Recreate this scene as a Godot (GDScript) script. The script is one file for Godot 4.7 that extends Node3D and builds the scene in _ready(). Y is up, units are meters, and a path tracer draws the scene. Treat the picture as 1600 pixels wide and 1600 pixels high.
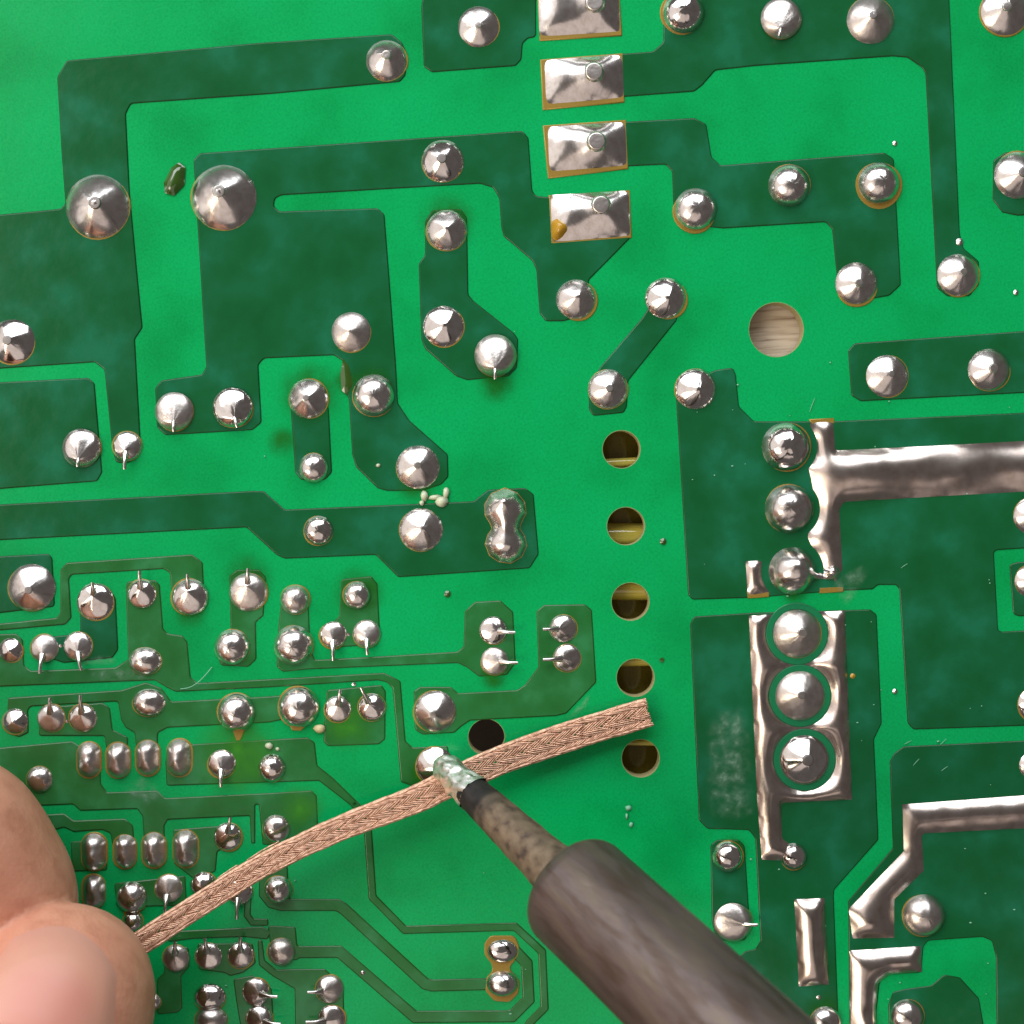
extends Node3D
# A soldering job seen from straight above: a green circuit board, a copper braid, a soldering iron and the fingers that hold the braid.
# Board drawings are given in board units (0.055 mm each) with the origin at the board's drawing corner; u() turns them into metres.

const U := 0.000055
const EYE := 0.125
const MM := 0.001

var rng := RandomNumberGenerator.new()
var wob := FastNoiseLite.new()
var M := {}
var board: Node3D


func _ready():
	# ---- camera
	var cam := Camera3D.new()
	cam.name = "camera"
	cam.position = Vector3(0, EYE, 0)
	cam.rotation_degrees = Vector3(-90, 0, 0)
	cam.fov = rad_to_deg(2.0 * atan(800.0 * U / EYE))
	cam.near = 0.005
	cam.far = 10.0
	var lens := CameraAttributesPhysical.new()
	lens.frustum_focal_length = 34.08
	lens.frustum_focus_distance = EYE - 0.001
	lens.frustum_near = 0.005
	lens.frustum_far = 10.0
	lens.exposure_aperture = 27.0
	cam.attributes = lens
	add_child(cam)
	cam.current = true
	# ---- room air and exposure
	var env := Environment.new()
	env.background_mode = Environment.BG_COLOR
	env.background_color = Color(0.11, 0.096, 0.092).linear_to_srgb()
	env.tonemap_mode = Environment.TONE_MAPPER_LINEAR
	env.tonemap_exposure = 1.0
	env.sdfgi_enabled = true
	env.ssao_enabled = true
	env.ssil_enabled = true
	var we := WorldEnvironment.new()
	we.name = "environment"
	we.environment = env
	add_child(we)
	# ---- light: a broad window light from beyond the board's top edge, a smaller warm one from the lower left
	area_light("window_light", 103.0, 36.0, 0.55, Vector2(0.80, 0.36), 1.45, Color(0.97, 0.985, 1.0))
	area_light("desk_light", 208.0, 42.0, 0.5, Vector2(0.23, 0.2), 2.0, Color(1.0, 0.93, 0.82))

	# added weak fill lamps that brighten the solder, standing in for unseen pale walls
	area_light("left_fill_light", 170.0, 38.0, 0.9, Vector2(1.3, 1.0), 0.3, Color(1.0, 0.95, 0.92))
	area_light("near_fill_light", 262.0, 52.0, 0.9, Vector2(0.9, 0.7), 0.2, Color(1.0, 0.92, 0.88))

	rng.seed = 11
	wob.seed = 5
	wob.frequency = 1.0
	wob.noise_type = FastNoiseLite.TYPE_SIMPLEX_SMOOTH
	materials()
	support()
	build_board()
	build_braid()
	build_iron()
	build_hand()
	litter()


func area_light(called: String, azimuth: float, elevation: float, far: float, size: Vector2, energy: float, tone: Color):
	# azimuth as on a map laid over the board: 90 is towards the top edge, 180 towards the left
	var l := AreaLight3D.new()
	l.name = called
	var a := deg_to_rad(azimuth)
	var e := deg_to_rad(elevation)
	var d := Vector3(cos(a) * cos(e), sin(e), -sin(a) * cos(e))
	l.position = d * far
	l.basis = Basis.looking_at(-d, Vector3.UP)
	l.area_size = size
	l.area_normalize_energy = false
	l.light_energy = energy
	l.light_color = tone
	l.shadow_enabled = true
	l.set("area_range", 5.0)
	add_child(l)


# ------------------------------------------------------------------ materials

func lin(r: float, g: float, b: float) -> Color:
	return Color(r, g, b).linear_to_srgb()


func noise_tex(size: int, freq: float, octaves: int, seed_: int, ramp := [], normal := false, strength := 4.0, kind := FastNoiseLite.TYPE_SIMPLEX_SMOOTH) -> NoiseTexture2D:
	var n := FastNoiseLite.new()
	n.seed = seed_
	n.noise_type = kind
	n.frequency = freq
	n.fractal_octaves = octaves
	var t := NoiseTexture2D.new()
	t.width = size
	t.height = size
	t.seamless = true
	t.noise = n
	if ramp:
		var g := Gradient.new()
		var offs := PackedFloat32Array()
		var cols := PackedColorArray()
		for r in ramp:
			offs.append(r[0])
			cols.append(r[1])
		g.offsets = offs
		g.colors = cols
		t.color_ramp = g
	t.as_normal_map = normal
	t.bump_strength = strength
	return t


func tri(m: StandardMaterial3D, per_metre: Vector3) -> StandardMaterial3D:
	m.uv1_triplanar = true
	m.uv1_scale = per_metre
	m.uv1_triplanar_sharpness = 4.0
	return m


func grey(v: float) -> Color:
	return Color(v, v, v)


func mat(called: String, c: Color, rough: float, metal := 0.0) -> StandardMaterial3D:
	var m := StandardMaterial3D.new()
	m.resource_name = called
	m.albedo_color = c
	m.roughness = rough
	m.metallic = metal
	M[called] = m
	return m


func materials():
	var grain := noise_tex(1024, 0.09, 3, 3, [[0.0, grey(0.86)], [0.5, grey(0.95)], [1.0, grey(1.0)]])
	var blotch := noise_tex(512, 0.006, 5, 8, [[0.0, Color(0.80, 0.86, 0.80)], [0.45, Color(0.94, 0.96, 0.93)], [1.0, Color(1.0, 1.0, 1.0)]])
	var relief := noise_tex(1024, 0.02, 4, 21)
	var m := mat("mask_light", lin(0.002, 0.43, 0.12), 0.2)
	m.albedo_texture = grain
	m.detail_enabled = true
	m.detail_albedo = blotch
	m.detail_blend_mode = BaseMaterial3D.BLEND_MODE_MUL
	m.detail_uv_layer = BaseMaterial3D.DETAIL_UV_2
	m.uv2_triplanar = true
	m.uv2_scale = Vector3(23, 23, 23)
	m.heightmap_enabled = true
	m.heightmap_texture = relief
	m.heightmap_scale = 0.0006
	m.metallic_specular = 0.38
	tri(m, Vector3(40, 40, 40))

	var teal_sheen := noise_tex(1024, 0.0065, 7, 31, [[0.0, Color(0.70, 0.78, 0.60)], [0.38, Color(0.76, 0.84, 0.70)], [0.6, Color(0.84, 0.885, 0.80)], [0.8, Color(0.95, 0.96, 0.95)], [1.0, Color(1.0, 1.0, 1.0)]])  # bluish sheen of the dark tracks, painted in as colour blotches
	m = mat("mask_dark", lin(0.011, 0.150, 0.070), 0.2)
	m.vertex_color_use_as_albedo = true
	m.albedo_texture = teal_sheen
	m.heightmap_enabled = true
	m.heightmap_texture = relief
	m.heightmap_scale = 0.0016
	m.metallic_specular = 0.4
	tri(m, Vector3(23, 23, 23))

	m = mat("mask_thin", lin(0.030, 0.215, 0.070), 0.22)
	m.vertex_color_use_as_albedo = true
	m.albedo_texture = teal_sheen
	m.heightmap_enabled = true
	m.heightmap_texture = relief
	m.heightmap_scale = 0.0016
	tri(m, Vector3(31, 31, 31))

	m = mat("laminate", lin(0.42, 0.36, 0.17), 0.7)
	m.albedo_texture = grain
	tri(m, Vector3(60, 60, 60))
	m = mat("pad", lin(0.36, 0.235, 0.04), 0.35, 0.25)
	m.albedo_texture = grain
	tri(m, Vector3(70, 70, 70))
	m = mat("ring", lin(0.008, 0.20, 0.075), 0.3)
	m.albedo_texture = grain
	tri(m, Vector3(50, 50, 50))

	var tin := noise_tex(512, 0.015, 4, 44, [[0.0, Color(0.88, 0.86, 0.84)], [0.5, Color(0.95, 0.945, 0.94)], [1.0, Color(1, 1, 1)]])
	var tin_relief := noise_tex(512, 0.02, 2, 45)
	m = mat("solder", lin(0.80, 0.775, 0.755), 0.21, 1.0)
	m.albedo_texture = tin
	m.heightmap_enabled = true
	m.heightmap_texture = tin_relief
	m.heightmap_scale = 0.0004
	tri(m, Vector3(160, 160, 160))
	m = mat("solder_dull", lin(0.74, 0.70, 0.67), 0.32, 1.0)
	m.albedo_texture = tin
	m.heightmap_enabled = true
	m.heightmap_texture = tin_relief
	m.heightmap_scale = 0.001
	tri(m, Vector3(160, 160, 160))
	m = mat("solder_track", lin(0.66, 0.585, 0.54), 0.26, 1.0)
	m.albedo_texture = tin
	m.heightmap_enabled = true
	m.heightmap_texture = tin_relief
	m.heightmap_scale = 0.0002
	tri(m, Vector3(100, 100, 100))
	m = mat("solder_bright", lin(0.80, 0.785, 0.77), 0.13, 1.0)
	m.albedo_texture = tin
	tri(m, Vector3(160, 160, 160))
	m = mat("lead", lin(0.34, 0.32, 0.315), 0.5, 1.0)
	m.albedo_texture = tin
	tri(m, Vector3(200, 200, 200))

	m = mat("copper", lin(1.0, 0.665, 0.485), 0.38, 0.75)
	m.albedo_texture = noise_tex(512, 0.02, 4, 61, [[0.0, Color(0.66, 0.58, 0.55)], [0.5, Color(0.9, 0.88, 0.86)], [1.0, Color(1, 1, 1)]])
	tri(m, Vector3(150, 150, 150))

	m = mat("flux", lin(0.03, 0.085, 0.008), 0.1)
	m.clearcoat_enabled = true
	m.clearcoat = 1.0
	m.clearcoat_roughness = 0.05
	m = mat("amber", lin(0.45, 0.25, 0.02), 0.12)
	m = mat("crumb", lin(0.55, 0.6, 0.42), 0.4)
	m.metallic_specular = 0.6
	m = mat("chip", lin(0.62, 0.55, 0.30), 0.5)
	m = mat("dust", lin(0.20, 0.50, 0.34), 0.6)

	m = mat("flux_sheen", lin(0.30, 0.50, 0.36), 0.3)  # pale sheen on the flux, painted as a translucent colour
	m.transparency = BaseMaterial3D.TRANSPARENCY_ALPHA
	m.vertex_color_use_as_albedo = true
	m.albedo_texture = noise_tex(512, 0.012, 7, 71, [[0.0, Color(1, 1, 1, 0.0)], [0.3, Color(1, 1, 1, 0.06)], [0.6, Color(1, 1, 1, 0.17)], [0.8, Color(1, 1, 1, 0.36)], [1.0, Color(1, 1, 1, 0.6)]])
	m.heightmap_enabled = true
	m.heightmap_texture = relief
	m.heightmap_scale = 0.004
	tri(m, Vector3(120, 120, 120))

	m = mat("stain", lin(0.012, 0.15, 0.004), 0.2)
	m.transparency = BaseMaterial3D.TRANSPARENCY_ALPHA
	m.vertex_color_use_as_albedo = true
	m.albedo_texture = noise_tex(256, 0.02, 4, 75, [[0.0, Color(1, 1, 1, 0.25)], [0.5, Color(1, 1, 1, 0.55)], [1.0, Color(1, 1, 1, 0.9)]])
	m.roughness = 0.26
	tri(m, Vector3(90, 90, 90))
	m = mat("stain_pale", lin(0.045, 0.29, 0.018), 0.26)
	m.transparency = BaseMaterial3D.TRANSPARENCY_ALPHA
	m.vertex_color_use_as_albedo = true
	m.albedo_texture = M.stain.albedo_texture
	tri(m, Vector3(90, 90, 90))

	m = mat("wood", lin(0.66, 0.57, 0.46), 0.6)
	m.albedo_texture = noise_tex(512, 0.02, 5, 81, [[0.0, Color(0.6, 0.55, 0.5)], [0.25, Color(0.84, 0.81, 0.78)], [0.5, Color(0.95, 0.94, 0.92)], [1.0, Color(1, 1, 1)]])
	tri(m, Vector3(14, 190, 190))
	m = mat("bobbin", lin(0.27, 0.225, 0.035), 0.13)
	m.albedo_texture = grain
	tri(m, Vector3(60, 60, 60))
	m = mat("pale_rod", lin(0.52, 0.46, 0.075), 0.1)  # for the rods added beneath the holes
	m.clearcoat_enabled = true
	m.clearcoat = 1.0
	m.clearcoat_roughness = 0.05
	m = mat("worktop", lin(0.11, 0.085, 0.06), 0.7)
	m.albedo_texture = grain
	tri(m, Vector3(12, 12, 50))

	var heat := noise_tex(1024, 0.009, 6, 91, [[0.0, lin(0.075, 0.052, 0.042)], [0.3, lin(0.105, 0.08, 0.068)], [0.45, lin(0.128, 0.105, 0.103)], [0.58, lin(0.142, 0.115, 0.107)], [0.75, lin(0.15, 0.126, 0.103)], [1.0, lin(0.19, 0.157, 0.14)]])
	m = mat("barrel", lin(1.0, 0.94, 0.90), 0.44, 0.6)
	m.albedo_texture = heat
	m.heightmap_enabled = true
	m.heightmap_texture = relief
	m.heightmap_scale = 0.003
	tri(m, Vector3(56, 56, 13))
	var rust := noise_tex(1024, 0.02, 6, 95, [[0.0, lin(0.04, 0.032, 0.03)], [0.2, lin(0.12, 0.09, 0.07)], [0.42, lin(0.24, 0.18, 0.125)], [0.7, lin(0.33, 0.26, 0.18)], [1.0, lin(0.40, 0.32, 0.24)]])
	m = mat("shank", lin(0.58, 0.54, 0.51), 0.6, 0.2)
	m.vertex_color_use_as_albedo = true
	m.albedo_texture = rust
	m.heightmap_enabled = true
	m.heightmap_texture = relief
	m.heightmap_scale = 0.004
	tri(m, Vector3(38, 38, 30))
	m = mat("tinned", lin(0.92, 0.92, 0.88), 0.4, 1.0)
	m.albedo_texture = noise_tex(512, 0.03, 5, 97, [[0.0, Color(0.55, 0.55, 0.52)], [0.3, Color(0.82, 0.82, 0.79)], [0.5, Color(1, 1, 1)], [1.0, Color(1, 1, 1)]])
	m.heightmap_enabled = true
	m.heightmap_texture = relief
	m.heightmap_scale = 0.0022
	tri(m, Vector3(60, 60, 60))
	m = mat("grip", lin(0.02, 0.02, 0.022), 0.6)

	var pores := noise_tex(1024, 0.045, 4, 101, [], false, 4.0, FastNoiseLite.TYPE_CELLULAR)
	m = mat("skin", lin(0.78, 0.395, 0.27), 0.48)
	m.vertex_color_use_as_albedo = true
	m.albedo_texture = noise_tex(512, 0.012, 5, 103, [[0.0, Color(0.86, 0.80, 0.78)], [0.5, Color(0.96, 0.94, 0.93)], [1.0, Color(1, 1, 1)]])
	m.heightmap_enabled = true
	m.heightmap_texture = pores
	m.heightmap_scale = 0.0035
	m.subsurf_scatter_enabled = true
	m.subsurf_scatter_strength = 0.08
	tri(m, Vector3(55, 55, 55))
	m = mat("nail", lin(0.68, 0.33, 0.25), 0.4)
	m.vertex_color_use_as_albedo = true
	m.subsurf_scatter_enabled = true
	m.subsurf_scatter_strength = 0.08


# ------------------------------------------------------------------ mesh helpers

func u(x: float, y: float, h := 0.0) -> Vector3:
	return Vector3((x - 800.0) * U, h, (y - 800.0) * U)


func seen(x: float, y: float, h: float) -> Vector3:
	# a point at height h above the board whose plumb place on a sheet the size of the board drawing is (x, y) when sighted from arm's height
	var k := (EYE - h) / EYE
	return Vector3((x - 800.0) * U * k, h, (y - 800.0) * U * k)


class Buf:
	var v := PackedVector3Array()
	var n := PackedVector3Array()
	var c := PackedColorArray()
	var i := PackedInt32Array()

	func vert(p: Vector3, nn: Vector3, cc := Color.WHITE) -> int:
		v.append(p)
		n.append(nn)
		c.append(cc)
		return v.size() - 1

	func face(a: int, b: int, d: int):
		i.append(a)
		i.append(b)
		i.append(d)

	func turn_out():
		# every face clockwise as seen from the side its normals point to
		for k in range(0, i.size(), 3):
			var a := i[k]
			var b := i[k + 1]
			var d := i[k + 2]
			var g := (v[b] - v[a]).cross(v[d] - v[a])
			if g.dot(n[a] + n[b] + n[d]) > 0.0:
				i[k + 1] = d
				i[k + 2] = b

	func smooth(flip := false):
		var s := PackedVector3Array()
		s.resize(v.size())
		for k in range(0, i.size(), 3):
			var g := (v[i[k + 1]] - v[i[k]]).cross(v[i[k + 2]] - v[i[k]])
			for q in 3:
				s[i[k + q]] += g
		for k in v.size():
			var g := s[k]
			n[k] = (-g if flip else g).normalized() if g.length_squared() > 0.0 else Vector3.UP

	func mesh() -> ArrayMesh:
		var a := []
		a.resize(Mesh.ARRAY_MAX)
		a[Mesh.ARRAY_VERTEX] = v
		a[Mesh.ARRAY_NORMAL] = n
		a[Mesh.ARRAY_COLOR] = c
		a[Mesh.ARRAY_INDEX] = i
		var m := ArrayMesh.new()
		m.add_surface_from_arrays(Mesh.PRIMITIVE_TRIANGLES, a)
		return m


var taken := {}

func put(called: String, b: Buf, m: Material, parent: Node = self) -> MeshInstance3D:
	var o := MeshInstance3D.new()
	var key := str(parent.get_instance_id()) + called
	var k: int = taken.get(key, 0)
	taken[key] = k + 1
	o.name = called if k == 0 else called + "_%03d" % k
	b.turn_out()
	if b.i.is_empty(): print("EMPTY ", called)
	for q in b.v: if not q.is_finite(): print("NAN ", called); break
	o.mesh = b.mesh()
	o.material_override = m
	parent.add_child(o, true)
	return o


func thing(called: String, label: String, category: String, group := "") -> Node3D:
	var o := Node3D.new()
	var k: int = taken.get(called, 0)
	taken[called] = k + 1
	o.name = called if k == 0 else called + "_%03d" % k
	tag(o, label, category, group)
	add_child(o, true)
	return o


func tag(o: Node, label: String, category: String, group := ""):
	o.set_meta("label", label)
	o.set_meta("category", category)
	if group:
		o.set_meta("group", group)


func pts(s: String) -> PackedVector2Array:
	var out := PackedVector2Array()
	for w in s.split(" ", false):
		var q := w.split(",")
		out.append(Vector2(float(q[0]), float(q[1])))
	return out


func area(p: PackedVector2Array) -> float:
	var s := 0.0
	for k in p.size():
		s += p[k].cross(p[(k + 1) % p.size()])
	return s


func tidy(p: PackedVector2Array, least := 0.4) -> PackedVector2Array:
	var out := PackedVector2Array()
	for q in p:
		if out.is_empty() or out[out.size() - 1].distance_to(q) > least:
			out.append(q)
	while out.size() > 3 and out[0].distance_to(out[out.size() - 1]) < least:
		out.remove_at(out.size() - 1)
	return out


func rounded(p: PackedVector2Array, r: float) -> Array:
	# rounds inner, then outer corners
	var out := [p]
	for step in [r, -2.0 * r, r]:
		var next := []
		for q in out:
			for s in Geometry2D.offset_polygon(q, step, Geometry2D.JOIN_ROUND):
				next.append(s)
		out = next
	var big := []
	for q in out:
		var t := tidy(q, 0.9)
		if t.size() > 2 and absf(area(t)) > 30.0:
			big.append(t)
	return big


func inset(p: PackedVector2Array, d: float) -> PackedVector2Array:
	var out := PackedVector2Array()
	var k := p.size()
	for q in k:
		var e0 := (p[q] - p[(q + k - 1) % k]).normalized()
		var e1 := (p[(q + 1) % k] - p[q]).normalized()
		var n0 := Vector2(-e0.y, e0.x)
		var n1 := Vector2(-e1.y, e1.x)
		var s := maxf(0.4, 1.0 + n0.dot(n1))
		out.append(p[q] + (n0 + n1) / s * d)
	return out


func with_holes(outer: PackedVector2Array, holes: Array) -> PackedVector2Array:
	# joins each hole to the outline by a slit
	var p := outer.duplicate()
	for h0 in holes:
		var h: PackedVector2Array = h0
		if area(h) > 0.0:
			h.reverse()
		var best := INF
		var bi := 0
		var bj := 0
		for a in p.size():
			for b in h.size():
				var d := p[a].distance_squared_to(h[b])
				if d < best:
					best = d
					bi = a
					bj = b
		var out := PackedVector2Array()
		for a in p.size():
			out.append(p[a])
			if a == bi:
				for b in h.size() + 1:
					out.append(h[(bj + b) % h.size()])
				out.append(p[a])
		p = out
	return p


func circle(c: Vector2, r: float, k := 40) -> PackedVector2Array:
	var out := PackedVector2Array()
	for a in k:
		out.append(c + Vector2.from_angle(TAU * a / k) * r)
	return out


func lay(b: Buf, p: PackedVector2Array, h: float, tint := Color.WHITE, rough_edge := 0.0):
	# a flat face
	var t := Geometry2D.triangulate_polygon(p)
	if t.is_empty():
		print("no triangles for a polygon near ", p[0], " of ", p.size())
	var at := b.v.size()
	for q in p:
		b.vert(u(q.x, q.y, h), Vector3.UP, tint)
	for k in range(0, t.size(), 3):
		b.face(at + t[k], at + t[k + 1], at + t[k + 2])


func plate(called: String, rings: Array, h: float, bevel: float, m: Material, parent: Node, edge := Color.WHITE, base := -0.00001) -> MeshInstance3D:
	# a raised plate with a soft shoulder; rings: outlines, the first one outermost, the rest holes in it
	for tries in 4:
		var sound := true
		for r in rings:
			if Geometry2D.triangulate_polygon(inset(r, bevel if area(r) > 0.0 else -bevel)).is_empty():
				sound = false
		if sound:
			break
		bevel *= 0.6
	var b := Buf.new()
	var tops := []
	for r0 in rings:
		var r: PackedVector2Array = r0
		var hole := tops.size() > 0
		if (area(r) < 0.0) != hole:
			r.reverse()
		var mid := inset(r, bevel * 0.35)
		var top := inset(r, bevel)
		tops.append(top)
		var at := b.v.size()
		var k := r.size()
		for q in k:
			var o := r[q] - top[q]
			var out := Vector3(o.x, 0, o.y).normalized()
			b.vert(u(r[q].x, r[q].y, base), (out + Vector3.UP * 0.5).normalized(), edge)
			b.vert(u(mid[q].x, mid[q].y, lerpf(maxf(base, 0.0), h, 0.68)), (out * 0.8 + Vector3.UP).normalized(), edge)
			b.vert(u(top[q].x, top[q].y, h), (out * 0.18 + Vector3.UP).normalized(), edge.lerp(Color.WHITE, 0.7))
		for q in k:
			for s in 2:
				var a := at + q * 3 + s
				var d := at + ((q + 1) % k) * 3 + s
				b.face(a, d, a + 1)
				b.face(d, d + 1, a + 1)
	lay(b, with_holes(tops[0], tops.slice(1)), h)
	return put(called, b, m, parent)


# ------------------------------------------------------------------ what lies under the board

func box(b: Buf, lo: Vector3, hi: Vector3):
	for ax in 3:
		for s in 2:
			var nn := Vector3.ZERO
			nn[ax] = 1.0 if s else -1.0
			var c := []
			for k in [[0, 0], [1, 0], [1, 1], [0, 1]]:
				var p := Vector3.ZERO
				p[ax] = hi[ax] if s else lo[ax]
				p[(ax + 1) % 3] = hi[(ax + 1) % 3] if k[0] else lo[(ax + 1) % 3]
				p[(ax + 2) % 3] = hi[(ax + 2) % 3] if k[1] else lo[(ax + 2) % 3]
				c.append(b.vert(p, nn))
			b.face(c[0], c[1], c[2])
			b.face(c[0], c[2], c[3])


func support():
	var b := Buf.new()
	box(b, Vector3(-0.3, -0.05, -0.3), Vector3(0.3, -0.028, 0.3))
	var o := put("worktop", b, M.worktop)
	o.set_meta("kind", "structure")
	tag(o, "dark worktop far below the circuit board", "worktop")
	b = Buf.new()
	box(b, Vector3(-0.009, -0.026, -0.011), Vector3(0.016, 0.0, 0.011))
	o = put("wooden_block", b, M.wood)
	o.position = u(1240, 515, -0.00195)
	o.rotation_degrees.y = 4.0
	tag(o, "pale grainy wooden block seen through the large round hole in the green board", "wood block")


# ------------------------------------------------------------------ the board

const HOLES := "971,702,30 978,822,30 985,940,30 993,1059,30 1001,1185,30 1213,515,43 760,1152,29"

func build_board():
	board = thing("circuit_board", "green printed circuit board, solder side up, with shiny solder joints and dark copper tracks", "circuit board")
	var holes := []
	for s in HOLES.split(" "):
		var q := s.split(",")
		holes.append([Vector2(float(q[0]), float(q[1])), float(q[2])])
	# the laminate: its green face, its underside and its edges, with the drilled holes
	var edge := pts("-70,-70 1670,-70 1670,1670 -70,1670")
	var b := Buf.new()
	var cut := []
	for h in holes:
		cut.append(circle(h[0], h[1] - 0.6, 48))
	lay(b, with_holes(edge, cut), 0.0)
	put("solder_mask", b, M.mask_light, board)
	b = Buf.new()
	for h in holes:
		var c := circle(h[0], h[1], 48)
		var inner := circle(h[0], h[1] - 0.8, 48)
		var at := b.v.size()
		for k in 48:
			var nn := -Vector3(cos(TAU * k / 48.0), 0, sin(TAU * k / 48.0))
			b.vert(u(c[k].x, c[k].y, 0.00001), Vector3.UP)
			b.vert(u(inner[k].x, inner[k].y, -0.00001), (nn + Vector3.UP).normalized())
			b.vert(u(inner[k].x, inner[k].y, -0.00004), nn)
			b.vert(u(inner[k].x, inner[k].y, -0.0016), nn)
		for k in 48:
			for s in 3:
				var a := at + k * 4 + s
				var d := at + ((k + 1) % 48) * 4 + s
				b.face(a, d, a + 1)
				b.face(d, d + 1, a + 1)
	var under := Buf.new()
	lay(under, with_holes(edge, cut), -0.0016)
	for k in under.v.size():
		b.vert(under.v[k], Vector3.DOWN)
	var first := b.v.size() - under.v.size()
	for k in range(0, under.i.size(), 3):
		b.face(first + under.i[k], first + under.i[k + 2], first + under.i[k + 1])
	for k in 4:
		var p := edge[k]
		var q := edge[(k + 1) % 4]
		var mid := (p + q) / 2.0 - Vector2(800, 800)
		var nn := Vector3(mid.x, 0, mid.y).normalized()
		var at := b.v.size()
		for s in [[p, 0.0], [q, 0.0], [q, -0.0016], [p, -0.0016]]:
			b.vert(u(s[0].x, s[0].y, s[1]), nn)
		b.face(at, at + 1, at + 2)
		b.face(at, at + 2, at + 3)
	put("laminate", b, M.laminate, board)
	# the wound part that sits under the row of five holes
	b = Buf.new()
	for k in 25:
		var a := PI * k / 24.0
		for s in [0.0, 1.0]:
			var p := u(lerpf(962, 1008, s), lerpf(610, 1260, s), 0.0)
			b.vert(p + Vector3(cos(a) * 0.0045, sin(a) * 0.0045 - 0.0078, 0), Vector3(cos(a), sin(a), 0))
	for k in 24:
		b.face(k * 2, k * 2 + 1, k * 2 + 2)
		b.face(k * 2 + 1, k * 2 + 3, k * 2 + 2)
	put("component_body", b, M.bobbin, board)
	# pale rods added beneath some holes so each shows a light and dark half
	for q in [[978, 838, 13.0, 0.0], [985, 922, 12.0, 0.0], [993, 1036, 6.0, -2.0], [1001, 1166, 3.0, 1.0], [971, 722, 5.0, -3.0]]:
		var w := Buf.new()
		var r: float = q[2] * U * 1.6
		var h := -0.0017 - r
		tube(w, [u(q[0] - 60, q[1] - q[3], h), u(q[0], q[1], h), u(q[0] + 60, q[1] + q[3], h)], [r, r, r], 18)
		put("pale_rod", w, M.pale_rod, board)
	traces()
	tracks()
	joints()


func trace(s: String, r := 6.0, lines := []):
	var shape := pts(s) if s else PackedVector2Array()
	for l in lines:
		# l: a width and the middle line
		var got := Geometry2D.offset_polyline(pts(l[1]), l[0] / 2.0, Geometry2D.JOIN_MITER, Geometry2D.END_SQUARE)
		if shape.is_empty():
			shape = got[0]
		else:
			shape = Geometry2D.merge_polygons(shape, got[0])[0]
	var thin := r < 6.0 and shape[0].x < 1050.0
	for p in rounded(shape, r):
		if area(p) < 0.0 and lines.is_empty() and Geometry2D.is_polygon_clockwise(p) != Geometry2D.is_polygon_clockwise(shape):
			continue
		var q: PackedVector2Array = p
		plate("copper_track", [q], 0.00009, 2.3, M.mask_thin if thin else M.mask_dark, board, Color(0.95, 0.55, 0.42))


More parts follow.
